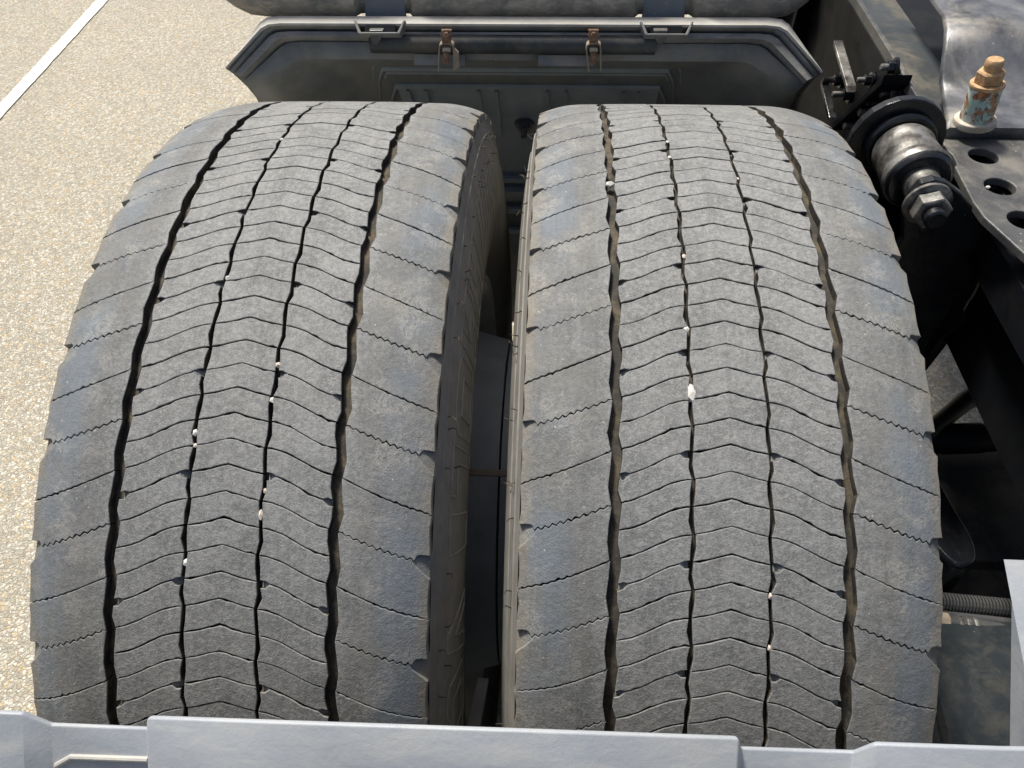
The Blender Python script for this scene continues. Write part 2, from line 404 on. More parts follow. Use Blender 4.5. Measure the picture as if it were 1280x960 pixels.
def block_mesh(row, k, mirror, rg=None):
    V, F = build_block(row, k, rg)
    if mirror: V = [(-x, y, z) for x, y, z in V]
    # rotate back so that angle 0 of the mesh is pattern start
    me = bpy.data.meshes.new('tread_block'); me.from_pydata(V, [], F)
    bm = bmesh.new(); bm.from_mesh(me); bmesh.ops.recalc_face_normals(bm, faces=bm.faces)
    for f in bm.faces: f.smooth = True
    for e in bm.edges:
        if len(e.link_faces) == 2 and e.calc_face_angle(0) > R_(14): e.smooth = False
    bm.to_mesh(me); bm.free(); me.materials.append(M['tread']); me.materials.append(M['wall'])
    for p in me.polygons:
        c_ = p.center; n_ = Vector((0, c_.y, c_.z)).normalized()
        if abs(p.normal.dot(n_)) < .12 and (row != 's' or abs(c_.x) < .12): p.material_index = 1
    return me
BM = {}; NV = 4; vg = random.Random(21)
for vi in range(NV):      # a few worn variants of every block shape
    for k in range(4):
        BM['c', k, 0, vi] = block_mesh('c', k, False, vg)
        for mi in (0, 1): BM['r', k, mi, vi] = block_mesh('r', k, mi, vg)
    for k in range(2):
        for mi in (0, 1): BM['s', k, mi, vi] = block_mesh('s', k, mi, vg)
TW = [(-.1462, .4795), (-.1250, .4830), (-.081, .4922), (-.05, .4928), (0, .4930), (.05, .4928), (.081, .4922), (.1250, .4830), (.1462, .4795)]
SIDE = [(.1467, .4815), (.1478, .4770), (.1492, .4715), (.1500, .4685), (.1512, .4678), (.1512, .4662), (.1506, .4655), (.1530, .4560), (.1546, .4480), (.1555, .4474), (.1555, .4462), (.1549, .4456),
        (.1568, .4380), (.1588, .4250), (.1603, .410), (.1610, .395), (.1606, .380), (.1590, .362), (.1560, .345), (.1515, .330), (.1455, .316), (.138, .305), (.131, .298), (.127, .290)]
def side_x(r):
    for (xa, ra), (xb, rb) in zip(SIDE, SIDE[1:]):
        if rb <= r <= ra: return xa + (xb-xa)*(ra-r)/(ra-rb)
    return .16
def make_wheel(cx, phase, label, seed):
    rnd = random.Random(seed)
    wh = empty('truck_wheel', (cx, 0, 0), label, 'wheel', 'twin rear wheels of the truck')
    prof = [(-x, r) for x, r in SIDE[::-1]] + TW + SIDE
    n = 300; V = []; F = []
    for x, r in prof:
        for k in range(n):
            a = 2*pi*k/n; V.append((x, r*sin(a), r*cos(a)))
    L = len(prof); F = [(i*n+k, (i+1)*n+k, (i+1)*n+(k+1) % n, i*n+(k+1) % n) for i in range(L-1) for k in range(n)]
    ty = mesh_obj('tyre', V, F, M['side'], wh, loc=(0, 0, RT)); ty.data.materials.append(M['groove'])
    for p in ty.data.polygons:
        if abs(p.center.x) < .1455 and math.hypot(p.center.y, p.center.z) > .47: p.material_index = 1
    smooth_angle(ty, 30)
    ty['label'] = 'black tyre carcass with brownish ridged sidewalls'
    def put(row, k, mi, period_angle, coll):
        rot = phase + period_angle
        coll.append((BM[row, k, mi, rnd.randrange(NV)], rot))
    shown, rest = [], []
    NP = 42
    kmin, kmax = -22, 30
    # pattern unit = 4 pitches, numbered u; block index K = 4u + k
    for u in range(-20, 21):
        for k in range(4):
            K = 4*u + k; tgt = shown if kmin <= K <= kmax else rest
            put('c', k, 0, -4*u*PITCH, tgt); put('r', k, 0, -4*u*PITCH, tgt); put('r', k, 1, -4*u*PITCH, tgt)
        for k in range(2):
            K = 4*u + 2*k; tgt = shown if kmin-2 <= K <= kmax else rest
            put('s', k, 0, -4*u*PITCH, tgt); put('s', k, 1, -4*u*PITCH, tgt)
    for me, rot in shown:
        o = bpy.data.objects.new('tread_block', me); link(o, ty)
        e = rnd.gauss(0, .0003)
        o.rotation_euler = (-rot_sign*rot + rnd.gauss(0, .00022), 0, 0); o.scale = (1, 1+e, 1+e)
    V, F = [], []
    for me, rot in rest:
        Mx = Matrix.Rotation(-rot_sign*rot, 3, 'X'); n0 = len(V)
        V += [tuple(Mx @ v.co) for v in me.vertices]; F += [[i+n0 for i in p.vertices] for p in me.polygons]
    me = bpy.data.meshes.new('hidden_tread'); me.from_pydata(V, [], F); me.materials.append(M['tread'])
    o = bpy.data.objects.new('tread_remainder', me); link(o, ty); o['kind'] = 'stuff'
    return wh, ty, rnd
rot_sign = 1
# block meshes run backwards (towards -y) with growing s, i.e. rotation +x ; phase is the angle behind the top
wl, tl, rl = None, None, None
phL, phR = R_(11.96), R_(17.74)
rot_sign = -1
wl, tl, rl = make_wheel(SL, phL, 'outer twin wheel on the left, beside the open paving, sidewall lettering facing the gap', 3)
wr, tr, rr_ = make_wheel(SR, phR, 'inner twin wheel on the right beside the black chassis, biggest white stone in its tread', 5)
def add_rim(wh, cyl):
    P = [(-.127, .294), (-.138, .300), (-.142, .297), (-.138, .291), (-.12, .283), (-.04, .262), (.04, .262), (.12, .283), (.138, .291), (.142, .297), (.138, .300), (.127, .294)]
    mb = MB().lathe(P, (0, 0, 0), (1, 0, 0), 96, caps=False)
    rim = mb.build('rim', M['silver'], wh, loc=(0, 0, RT)); smooth_angle(rim, 30)
    mb = MB().lathe(cyl, (0, 0, 0), (1, 0, 0), 96)
    d = mb.build('wheel_disc', M['rim'], wh, loc=(0, 0, RT)); smooth_angle(d, 30)
    return rim
riml = add_rim(wl, [(.05, .262), (.10, .232), (.1755, .212)])
rimr = add_rim(wr, [(-.1775, .212), (-.13, .203), (-.05, .19), (.05, .12), (.10, .16), (.12, .16)])
# valve bar bridging the gap
p = oncyl(610, 591, .262)
mb = MB(); c = Vector((MID, p.y, p.z)); nn = Vector((0, c.y, c.z-.5)).normalized(); tt = Vector((1, 0, 0)); bb = nn.cross(tt)
Mx = Matrix((tt, bb, nn)).transposed().to_4x4(); Mx.translation = c
mb.box((-.036, -.0033, -.004), (.036, .0033, .002), Mx)
o = mb.build('valve_bar', M['brown_metal'], wl, bevel=.0008); o['label'] = 'flat tan metal bar across the gap between the two wheels'
# pale strap low in the gap
mb = MB(); q0 = oncyl(604, 852, .27); q1 = oncyl(590, 915, .33)
mb.prism([q0 + Vector((-.006, 0, 0)), q0 + Vector((.006, 0, 0)), q1 + Vector((.008, 0, 0)), q1 + Vector((-.006, 0, 0))], (0, .003, .003))
o = mb.build('valve_stem', M['silver'], wl, bevel=.001)
# sidewall lettering: raised outlines on the left tyre's gap side
def side_pt(x_sign, ang, r, lift=.0004): return Vector((x_sign*(side_x(r)+lift), -r*sin(ang), r*cos(ang)))
def outline(mb, pts, sgn, closed=True, rad=.0007):
    P = []
    q = pts + ([pts[0]] if closed else [])
    for (a0, r0), (a1, r1) in zip(q, q[1:]):
        nseg = max(2, int(abs(a1-a0)/1.2) + int(abs(r1-r0)/.006) + 1)
        for i in range(nseg): P.append(side_pt(sgn, R_(a0+(a1-a0)*i/nseg), r0+(r1-r0)*i/nseg))
    P.append(side_pt(sgn, R_(q[-1][0]), q[-1][1]))
    mb.tube(P, rad, 5)
def letter(kind, a, wd):
    T, B = .449, .392
    if kind == 'I': return [[(a, T), (a+wd*.5, T), (a+wd*.5, B), (a, B)]]
    if kind == 'N': return [[(a, T), (a+wd*.35, T), (a+wd*.75, T-.028), (a+wd*.75, T), (a+wd, T), (a+wd, B), (a+wd*.7, B), (a+wd*.3, B+.03), (a+wd*.3, B), (a, B)]]
    if kind == 'U': return [[(a, T-.006), (a+wd*.18, T-.001), (a+wd*.35, T), (a+wd*.65, T), (a+wd*.85, T-.001), (a+wd, T-.008), (a+wd, B+.01), (a+wd*.7, B), (a+wd*.3, B), (a, B+.01)], [(a+wd*.25, T-.014), (a+wd*.75, T-.014), (a+wd*.75, B+.012), (a+wd*.25, B+.012)]]
    if kind == 'A': return [[(a+wd*.38, T), (a+wd*.62, T), (a+wd, B), (a+wd*.75, B), (a+wd*.5, T-.02), (a+wd*.25, B), (a, B)]]
    if kind == 'L': return [[(a, T), (a+wd*.9, T), (a+wd*.9, T-.013), (a+wd*.3, T-.013), (a+wd*.3, B), (a, B)]]
mb = MB(); a = 2.0
for kd, wd in (('N', 7), ('N', 7), ('U', 8.5), ('L', 5.6), ('I', 8), ('A', 7), ('U', 9)):
    for pl in letter(kd, a, wd): outline(mb, pl, 1)
    a += wd + 1.3
for q in range(9):      # slanted ribs ahead of the lettering
    a1 = -24 + q*2.6; mb.tube([side_pt(1, R_(a1+2.2*t/6), (.451)-.05*t/6) for t in range(7)], .0010, 5)
o = mb.build('sidewall_lettering', M['lettering'], tl, loc=(0, 0, 0)); o['label'] = 'raised outlined letters and slanted ribs on the sidewall'
def hairs(ty, sgn, rnd):
    mb = MB()
    for i in range(34):
        a = R_(rnd.uniform(-30, 75)); r = rnd.choice((.467, .462, .452, .446)); p = side_pt(sgn, a, r, 0)
        mb.tube([p, p + Vector((sgn*rnd.uniform(.002, .005), rnd.uniform(-.003, .003), rnd.uniform(-.001, .003))), p + Vector((sgn*rnd.uniform(.004, .008), rnd.uniform(-.005, .005), rnd.uniform(-.001, .004)))], [.0006, .0005, .0003], 5)
    o = mb.build('moulding_hairs', M['groove'], ty, loc=(0, 0, 0)); o['kind'] = 'stuff'
hairs(tl, 1, random.Random(1)); hairs(tr, -1, random.Random(2))
# ------------------------------------------------------------------ pebbles wedged in the tread
def pebble(px, py, wpx, hpx, mat, label, R=.4985, on=None):
    p = on if on is not None else oncyl(px, py, R)
    dep = (p-cam_loc).dot(D_); s1 = wpx*dep/FPX/2; s2 = hpx*dep/FPX/2
    bm = bmesh.new(); bmesh.ops.create_icosphere(bm, subdivisions=1, radius=1)
    for v in bm.verts: v.co *= 1 + random.uniform(-.2, .2)
    me = bpy.data.meshes.new('pebble'); bm.to_mesh(me); bm.free(); me.materials.append(mat)
    o = bpy.data.objects.new('pebble', me); link(o); o.location = p
    nn = Vector((0, p.y, p.z-.5)).normalized() if on is None else Vector((0, 0, 1))
    tt = Vector((1, 0, 0)); bb = nn.cross(tt); o.rotation_mode = 'QUATERNION'
    o.rotation_quaternion = Matrix((tt, bb, nn)).transposed().to_quaternion(); o.scale = (s1*1.15, s2*1.1, min(s1, s2)*.9)
    return tag(o, label, 'pebble', 'small stones caught in the tyre treads' if on is None else None)
ST, S2 = M['stone'], M['stone2']
for a_ in [
 (864, 491, 12, 25, ST, 'largest white pebble, a long oval wedged halfway down the right tyre'),
 (858, 412, 9, 9, ST, 'angular white pebble directly above the long oval stone in the right tyre'),
 (762, 231, 10, 11, ST, 'round cream pebble high in the wide left groove of the right tyre'),
 (834, 178, 5, 6, ST, 'upper of two tiny pebbles near the crest of the right tyre'),
 (837, 197, 5, 6, ST, 'lower of two tiny pebbles near the crest of the right tyre'),
 (922, 224, 5, 5, S2, 'tiny pebble near the crest in the third groove of the right tyre'),
 (855, 321, 5, 7, S2, 'buff pebble in the right tyre groove well above the angular stone'),
 (963, 745, 6, 9, S2, 'buff pebble low in the third groove of the right tyre, upper of two'),
 (962, 810, 6, 8, S2, 'lowest buff pebble in the third groove of the right tyre'),
 (285, 348, 7, 8, ST, 'white pebble beside a notch high in the left tyre second groove'),
 (348, 457, 7, 8, S2, 'pinkish pebble in the third groove of the left tyre, above a notch'),
 (341, 500, 8, 8, ST, 'white pebble below the notch in the left tyre third groove'),
 (245, 541, 7, 9, ST, 'upper pebble of a close pair in the left tyre second groove'),
 (245, 557, 6, 6, S2, 'lower pebble of a close pair in the left tyre second groove'),
 (326, 643, 8, 13, S2, 'oblong buff pebble low in the left tyre third groove'),
 (332, 614, 5, 7, S2, 'small buff chip just above the oblong pebble in the left tyre'),
 (233, 703, 7, 9, ST, 'lowest white pebble in the second groove of the left tyre'),
 (352, 175, 5, 6, ST, 'tiny white pebble near the crest of the left tyre'),
 (455, 133, 6, 4, ST, 'white speck of stone on the very crest of the left tyre')]:
    pebble(*a_)
# ------------------------------------------------------------------ front mudguard
FX = -.0245
def section(c, l, rc, rl, cx=FX, rnd_=.02):
    """half profile mirrored: lip, slope, rounded shoulder, flat"""
    h = []
    for t in (0, .35, .75): h.append((l + (c-l)*t, rl + (rc-rl)*t))
    for t in (0, .5, 1):
        a0 = Vector((l+(c-l)*.88, rl+(rc-rl)*.88)); b0 = Vector((c, rc)); c0 = Vector((c-.02, rc))
        p = a0*(1-t)**2 + b0*2*t*(1-t) + c0*t*t; h.append((p.x, p.y))
    h += [(c*.75, rc), (c*.5, rc), (c*.25, rc)]
    return [(cx-x, r) for x, r in h] + [(cx, rc)] + [(cx+x, r) for x, r in h[::-1]]
def cyl(x, r, th): a = R_(th); return (x, r*sin(a), .5 + r*cos(a))
def loft(rings):
    V = []; F = []; n = len(rings[0][1])
    for th, s in rings: V += [cyl(x, r, th) for x, r in s]
    for i in range(len(rings)-1):
        for k in range(n-1): F.append((i*n+k, i*n+k+1, (i+1)*n+k+1, (i+1)*n+k))
    return V, F
fm = empty('front_mudguard', (FX, .43, .93), 'dusty dark plastic mudguard shell hooked round the front of the twin tyres', 'mudguard')
so_ = section(.330, .383, .620, .560)
V, F = loft([(44+t*6, so_) for t in range(12)])
o = mesh_obj('outer_skin', V, F, M['liner'], fm, solid=.003); smooth_angle(o, 30)
inner = section(.245, .378, .600, .540)
V, F = loft([(45.6, section(.312, .371, .6045, .553)), (47.2, section(.300, .366, .590, .548)), (49, section(.28, .368, .5965, .545)), (52, section(.262, .371, .601, .541))] + [(56+t*6, inner) for t in range(10)])
o = mesh_obj('inner_liner', V, F, M['liner'], fm, solid=.003); smooth_angle(o, 28)
# rim flange with the two socket cut-outs
V, F = loft([(45.6, section(.339, .391, .6325, .5645)), (45.0, section(.340, .392, .6345, .5650)), (43.6, section(.3335, .387, .6190, .5620)), (43.8, section(.332, .386, .6170, .5610))])
o2 = mesh_obj('rim_channel', *loft([(43.8, section(.332, .386, .6170, .5610)), (45.3, section(.330, .384, .6150, .5600)), (45.5, section(.326, .380, .6125, .5580)), (44.4, section(.325, .378, .6120, .5575)), (44.4, section(.318, .370, .6055, .5535)), (46.4, section(.316, .369, .6040, .5525))]), M['channel'], fm)
o = mesh_obj('rim_flange', V, F, M['rim_flange'], fm); o['label'] = 'sun bleached chalky lip along the mudguard edge'
def tube_arc(x0, x1, r0, r1, th, rad, n=16): return [cyl(x0+(x1-x0)*i/n, r0+(r1-r0)*i/n, th) for i in range(n+1)]
def latch(cx, w=.062):
    mb = MB()
    for sx in (-1, 1):
        mb.prism([cyl(cx+sx*w/2, .622, 43.2), cyl(cx+sx*(w/2+.003), .622, 43.2), cyl(cx+sx*(w/2-.004), .6035, 43.0), cyl(cx+sx*(w/2-.008), .6045, 43.0)], Vector(cyl(0, .62, 45.4))-Vector(cyl(0, .62, 43.2)))
    mb.prism([cyl(cx-w/2+.005, .6035, 43.0), cyl(cx+w/2-.005, .6035, 43.0), cyl(cx+w/2-.008, .6062, 43.0), cyl(cx-w/2+.008, .6062, 43.0)], Vector(cyl(0, .61, 45.4))-Vector(cyl(0, .61, 43.0)))
    o = mb.build('latch_socket', M['channel'], fm, bevel=.001)
    mb = MB().prism([cyl(cx-w/2+.011, .6085, 43.6), cyl(cx+w/2-.011, .6085, 43.6), cyl(cx+w/2-.011, .6165, 43.6), cyl(cx-w/2+.011, .6165, 43.6)], (0, .004, .0))
    o2 = mb.build('socket_shade', M['black'], o, loc=(0, 0, 0)); return o  # black slab painted in for the shade inside the socket
LX = (-.206, .163)
for cx in LX: latch(cx)
# stepped ribs moulded in the back of the liner
def hrib(th, r, x0, x1, hgt=.006, wid=.9, mat='panel', ends=True):
    mb = MB(); c = FX; path = []
    if ends:
        e = [(x0-.035, th+16), (x0-.012, th+3), (x0, th), (x1, th), (x1+.012, th+3), (x1+.035, th+16)]
    else: e = [(x0, th), (x1, th)]
    pts = []
    for (xa, ta), (xb, tb) in zip(e, e[1:]):
        nn = 10
        for i in range(nn): pts.append((xa+(xb-xa)*i/nn, ta+(tb-ta)*i/nn))
    pts.append(e[-1])
    V = []; F = []
    for x, t in pts:
        V += [cyl(x, r, t-wid/2), cyl(x, r-hgt, t-wid/2), cyl(x, r-hgt, t+wid/2), cyl(x, r, t+wid/2)]
    for i in range(len(pts)-1):
        for k in range(3): F.append((i*4+k, i*4+k+1, (i+1)*4+k+1, (i+1)*4+k))
    return mesh_obj('liner_rib', V, F, M[mat], fm)
def th_of(py, r, px=655):
    best = None
    for i in range(440, 1200):
        t = i/10; p = Vector(cyl(-.025, r, t)); v = p-cam_loc; y = 480-FPX*v.dot(Up)/v.dot(D_)
        if best is None or abs(y-py) < best[0]: best = (abs(y-py), t)
    return best[1]
for py, x0, x1, hg, wd in ((74, -.225, .185, .003, .6), (86, -.222, .180, .005, .7), (92, -.219, .178, .003, .5), (107, -.212, .175, .007, .8)):
    hrib(th_of(py, .598), .600, x0, x1, hg, wd)
# slightly sunk panel behind the ribs
tA = th_of(109, .597); V, F = loft([(tA+t*3, [(-.21, .597), (-.1, .597), (0, .597), (.09, .597), (.175, .597)]) for t in range(10)])
o = mesh_obj('back_panel', V, F, M['panel'], fm, solid=.002)
for px in (519, 540, 603, 624, 685, 707, 775, 793):
    p = ony(px, 118, .55); mb = MB()
    pts = [cyl(p.x, .597, tA+t) for t in (0.3, 4, 8, 12)]
    V = []; F = []
    for q in pts:
        q = Vector(q); nn = Vector((0, q.y, q.z-.5)).normalized(); V += [q - Vector((.0022, 0, 0)), q - Vector((.0022, 0, 0)) - nn*.006, q + Vector((.0022, 0, 0)) - nn*.006, q + Vector((.0022, 0, 0))]
    for i in range(3):
        for k in range(3): F.append((i*4+k, i*4+k+1, (i+1)*4+k+1, (i+1)*4+k))
    mesh_obj('upright_rib', V, F, M['panel'], fm)
for py in (224, 238, 262, 288):
    hrib(th_of(py, .594), .597, -.12, .08, .012 if py == 238 else .008, 1.0, ends=False)
# bolt stud
tb = th_of(155, .595); p = ony(655, 155, .53)
c = Vector(cyl(p.x, .596, tb)); nn = (Vector((c.x, 0, .5))-c).normalized()
mb = MB().lathe([(0, .017), (.003, .016), (.005, .010), (.012, .0095), (.0125, .0055), (.026, .005), (.027, .003)], c, nn, 16)
o = mb.build('bolt_stud', M['plate'], fm); smooth_angle(o, 35)
# support tube with rubber pads and rusty clamps
tt_ = th_of(55, .601); ra = .601
mb = MB().tube([cyl(x, ra, tt_) for x in (-.222, -.1, 0, .08, .152)], .0125, 20)
o = mb.build('support_tube', M['casing'], fm); smooth_angle(o, 40)
def pad(x0, x1):
    t0 = th_of(77, .583); mb = MB(); n = 12
    a0, b0 = Vector(cyl(x0, .583, t0)), Vector(cyl(x1, .583, t0))
    mb.prism([cyl(x0, .575, t0-.7), cyl(x0, .588, t0-.9), cyl(x0, .588, t0+.5), cyl(x0, .577, t0+.2)], (x1-x0, 0, 0))
    for i in range(n):
        x = x0 + (x1-x0)*(i+.25)/n; mb.prism([cyl(x, .577, t0+.1), cyl(x, .588, t0+.3), cyl(x, .588, t0+1.0), cyl(x, .580, t0+.8)], ((x1-x0)/n*.5, 0, 0))
    o = mb.build('ribbed_pad', M['liner'], fm)
def clamp(px, flip=1):
    p = ony(px, 60, .5); x = p.x; o0 = None
    top = Vector(cyl(x, .590, tt_-3.2)); 
    # strap hanging down from the rim, u-shaped hook below it, nut inside
    a_ = ony(px, 40, .455); b_ = ony(px, 52, .455); c_ = ony(px, 86, .455)
    s = lambda wp, hp: ony(px+wp, hp, .400)
    mb = MB(); mb.prism([s(-6.5, 38), s(6.5, 38), s(5.5, 55), s(-5.5, 55)], (0, .005, 0)); mb.lathe([(0, .0075), (.003, .0075), (.0035, .004), (.006, .004)], s(0, 44), (0, -1, .3), 6)
    root = mb.build('clamp_bracket', M['dark_rust'], fm, bevel=.0006)
    mb = MB()
    pts = [s(-8-2*flip, 90), s(-9, 62), s(-8, 57), s(-4, 55), (s(4, 55)), s(8, 57), s(9, 62), s(9, 90)]
    for i in range(len(pts)-1):
        a1, b1 = pts[i], pts[i+1]; u_ = (b1-a1).normalized(); q = Vector((0, 1, 0)).cross(u_).normalized()*.0009
        mb.prism([a1-q, b1-q, b1+q, a1+q], (0, .011, 0))
    mb.prism([s(9.3, 60), s(9.3*1+6*flip, 66), s(10+7*flip, 84), s(9.5, 90)], (0, .004, 0)) if flip == 1 else None
    mb.build('hook', M['brown_metal'], root, loc=(0, 0, 0), bevel=.0004)
    mb = MB(); mb.prism([s(-5, 60), s(5, 60), s(5, 66), s(-5, 66)], (0, .008, 0)); mb.build('spacer', M['cream'], root, loc=(0, 0, 0), bevel=.0015)
    mb = MB(); mb.tube([s(0, 65), s(0, 78)], .0042, 10); mb.build('bolt', M['dark_rust'], root, loc=(0, 0, 0))
pad(-.165, -.097); pad(.0, .073); pad(-.17+.105, -.045) if False else None
for px in (558, 742): clamp(px, 1 if px == 558 else -1)
for px in (470, 826):
    s = lambda wp, hp: ony(px+wp, hp, .415)
    mb = MB().prism([s(-9, 38), s(9, 38), s(6, 50), s(2, 56), s(-3, 56), s(-7, 50)], (0, .008, 0)); mb.build('moulded_tab', M['plate'], fm, bevel=.001)
# ------------------------------------------------------------------ removed cover lying forward over the guard
cv = empty('mudguard_cover', (FX, .46, .97), 'mud caked top cover of the mudguard tipped up behind the front guard rim', 'mudguard cover')
def cover_sec(th_off):
    return None
ZC = ony(600, 22, .456).z
pl_ = []      # outline runs in (x, height) and is swept along a shallow arc
prof = []     # (y, z) path from the lower edge upward
for i in range(12):
    t = i/11; prof.append((.456 + .10*t - .02*sin(pi*t), ZC + .22*t))
xs = [(-.418, 1), (-.405, .55), (-.385, .12), (-.36, 0), (-.245, 0), (-.239, 0), (-.173, 0), (-.167, 0), (-.05, 0), (.05, 0), (.124, 0), (.130, 0), (.196, 0), (.202, 0), (.30, 0), (.32, .15), (.335, .6), (.345, 1)]
V = []; F = []
for (y, z) in prof:
    for x, e in xs:
        rec = (-.240 < x < -.172) or (.129 < x < .197)
        V.append((x, y + (.012 if rec else 0) + .006*e, z + e*.02 * (1 - (z-ZC)/.22)))
n = len(xs)
for i in range(len(prof)-1):
    for k in range(n-1): F.append((i*n+k, i*n+k+1, (i+1)*n+k+1, (i+1)*n+k))
o = mesh_obj('cover_shell', V, F, M['cover'], cv)
md = o.modifiers.new('s', 'SOLIDIFY'); md.thickness = .024; md.offset = 1 if o.data.polygons[10].normal.y > 0 else -1
smooth_angle(o, 50)
for x0, x1 in ((-.2385, -.1735), (.1305, .1955)):
    mb = MB()
    a_, b_ = prof[0], prof[6]
    mb.prism([(x0+.004, a_[0]+.006, a_[1]-.016), (x1-.004, a_[0]+.006, a_[1]-.016), (x1-.010, b_[0]+.006, b_[1]), (x0+.010, b_[0]+.006, b_[1])], (0, .004, 0))
    mb.build('latch_plate', M['socket'], cv, bevel=.002)
# ------------------------------------------------------------------ rear mudguard
rm = empty('rear_mudguard', (-.02, -.43, .93), 'weathered plastic mudguard edge, sky sheen in its pale grey colour, with recessed channels behind the tyres', 'mudguard')
def tilt(x, r): return (x, r - .028*(x+.19))
# (x, r): raised skin with two recessed channels
RS = [(-.47, .585), (-.455, .612), (-.43, .618), (-.35, .621), (-.257, .6215), (-.2465, .6135), (-.192, .6135), (-.1885, .6215), (-.1, .6218), (0, .6218), (.132, .6218), (.1362, .6132), (.196, .6132), (.2035, .6228), (.27, .6232), (.30, .622)]
RS = [tilt(*q) for q in RS]
V, F = loft([(-45 - t*5, RS) for t in range(14)])
for i, (x, r) in enumerate(RS):        # the channels start a little further back than the raised skin
    if -.248 < x < -.190 or .135 < x < .197: V[i] = cyl(x, r, -45.95)
o = mesh_obj('raised_skin', V, F, M['rear'], rm, bevel=.0012); md = o.modifiers.new('s', 'SOLIDIFY'); md.thickness = .004; md.offset = -1
o.modifiers.move(1, 0)
if o.data.polygons[len(o.data.polygons)//2].normal.z < 0: md.offset = 1
smooth_angle(o, 20)
# moulded ridges across the channels
for x0, x1, th in ((-.244, -.192, -47.6), (.1365, .196, -48.6)):
    mb = MB(); n = 6; pts = []
    for i in range(n+1):
        x = x0+(x1-x0)*i/n; xx, r = tilt(x, .6142); pts.append(cyl(xx, r, th - (.5 if i == 0 else 0)))
    mb.tube(pts, .0016, 8); mb.build('channel_ridge', M['rim_flange'], rm)
# upright inner flange at the right
f = lambda px, py, X=.335: onx(px, py, X)
top0, top1, bot0, bot1 = f(1264, 750), f(1288, 880), f(1262, 945), f(1300, 950)
mb = MB()
A0 = onx(1254.5, 699, .335)
side = [A0, onx(1264, 752, .335), onx(1265, 800, .335), onx(1262, 945, .335), onx(1400, 1150, .335), onx(1345, 1150, .335), onx(1281, 836, .335)]
mb.prism([A0, onx(1281, 836, .335), onx(1340, 1130, .335), onx(1262, 1100, .335), onx(1262, 945, .335), onx(1264.5, 752, .335)], (.018, 0, 0))
o = mb.build('upright_flange', M['rear'], rm, bevel=.003, seg=3)
# ------------------------------------------------------------------ chassis on the right
ch = empty('chassis_rail', (.45, 0, .9), 'black chassis side rail with drilled grey top plate right of the tyres', 'truck frame')
ZP = .965
# top plate with holes (polygon with round holes made by boolean-free triangulation)
def plate_with_holes(name, outline_, holes, z, th, mat, parent):
    bm = bmesh.new(); geom = []
    def loop(pts):
        vs_ = [bm.verts.new((p[0], p[1], z)) for p in pts]; return [bm.edges.new((vs_[i], vs_[(i+1) % len(vs_)])) for i in range(len(vs_))]
    ed = loop(outline_)
    for hx, hy, hr in holes: ed += loop([(hx+hr*cos(2*pi*i/24), hy+hr*sin(2*pi*i/24)) for i in range(24)])
    bmesh.ops.triangle_fill(bm, use_beauty=True, edges=ed)
    bmesh.ops.recalc_face_normals(bm, faces=bm.faces)
    r = bmesh.ops.extrude_face_region(bm, geom=list(bm.faces)); vs_ = [e for e in r['geom'] if isinstance(e, bmesh.types.BMVert)]
    bmesh.ops.translate(bm, verts=vs_, vec=(0, 0, -th)); bmesh.ops.recalc_face_normals(bm, faces=bm.faces)
    me = bpy.data.meshes.new(name); bm.to_mesh(me); bm.free(); me.materials.append(mat)
    o = bpy.data.objects.new(name, me); link(o, parent); o.location = -parent.location
    md = o.modifiers.new('b', 'BEVEL'); md.width = .0012; md.segments = 2; md.limit_method = 'ANGLE'; md.angle_limit = R_(60)
    return o
ol = [(.4035, .129), (.4015, .108), (.4045, .098), (.4035, .082), (.400, .078), (.397, .021), (.3985, -.002), (.413, -.052), (.440, -.125), (.62, -.125), (.62, .129)]
plate_with_holes('drilled_top_plate', ol, [(.433, .097, .0135), (.4295, .046, .0135), (.431, -.005, .0135), (.431, -.056, .0135), (.52, .05, .0135), (.52, -.05, .0135)], ZP, .008, M['plate'], ch)
# plate just beneath the holes
mb = MB().box((.418, -.12, .90), (.62, .9, .94)); mb.build('lower_flange', M['black'], ch)
# web
mb = MB(); z2 = .795
mb.prism([(.4395, -.45, z2), (.4395, 1.2, z2-.0), (.4395, 1.2, ZP-.012), (.4395, -.45, ZP-.012)], (.008, 0, 0)); mb.build('web_plate', M['black'], ch, bevel=.001)
mb = MB().box((.60, -.6, .70), (.608, 1.2, .9)); mb.build('inner_web', M['black'], ch)
# forward part of the rail edge: thin lit edge going away
mb = MB().prism([(.4035, .131, ZP+.001), (.4045, .34, ZP+.001), (.4045, .95, ZP+.001), (.4105, .95, ZP+.001), (.4105, .131, ZP+.001)], (0, 0, -.045)); mb.build('rail_edge', M['plate'], ch, bevel=.001)
mb = MB().prism([(.4106, .131, ZP-.006), (.4106, .95, ZP-.006), (.46, .95, ZP-.006), (.46, .131, ZP-.006)], (0, 0, -.006)); o = mb.build('flange_sheet', M['casing'], ch)
# polished bracket with the rusty bolt
V = []; F = []
rows = [(.1275, .966, .4035), (.130, .9755, .4045), (.150, .9755, .412), (.175, .976, .417), (.20, .9765, .4225), (.215, .981, .424), (.23, .994, .425), (.245, 1.008, .427), (.262, 1.016, .43), (.29, 1.018, .436), (.34, 1.018, .437), (.42, 1.018, .437)]
xs_ = [0, .004, .05, .1, .18]
for y, z, x0 in rows:
    for i, dx in enumerate(xs_): V.append((x0+dx, y, z - (.0035 if i == 0 else 0)))
n = len(xs_)
for i in range(len(rows)-1):
    for k in range(n-1): F.append((i*n+k, i*n+k+1, (i+1)*n+k+1, (i+1)*n+k))
o = mesh_obj('polished_bracket', V, F, M['shiny'], ch, solid=.004); smooth_angle(o, 50)
bt = empty('rusty_bolt', (.432, .131+.008, .9755), 'rusty hexagon bolt on a flaking teal painted sleeve standing on the bracket', 'bolt')
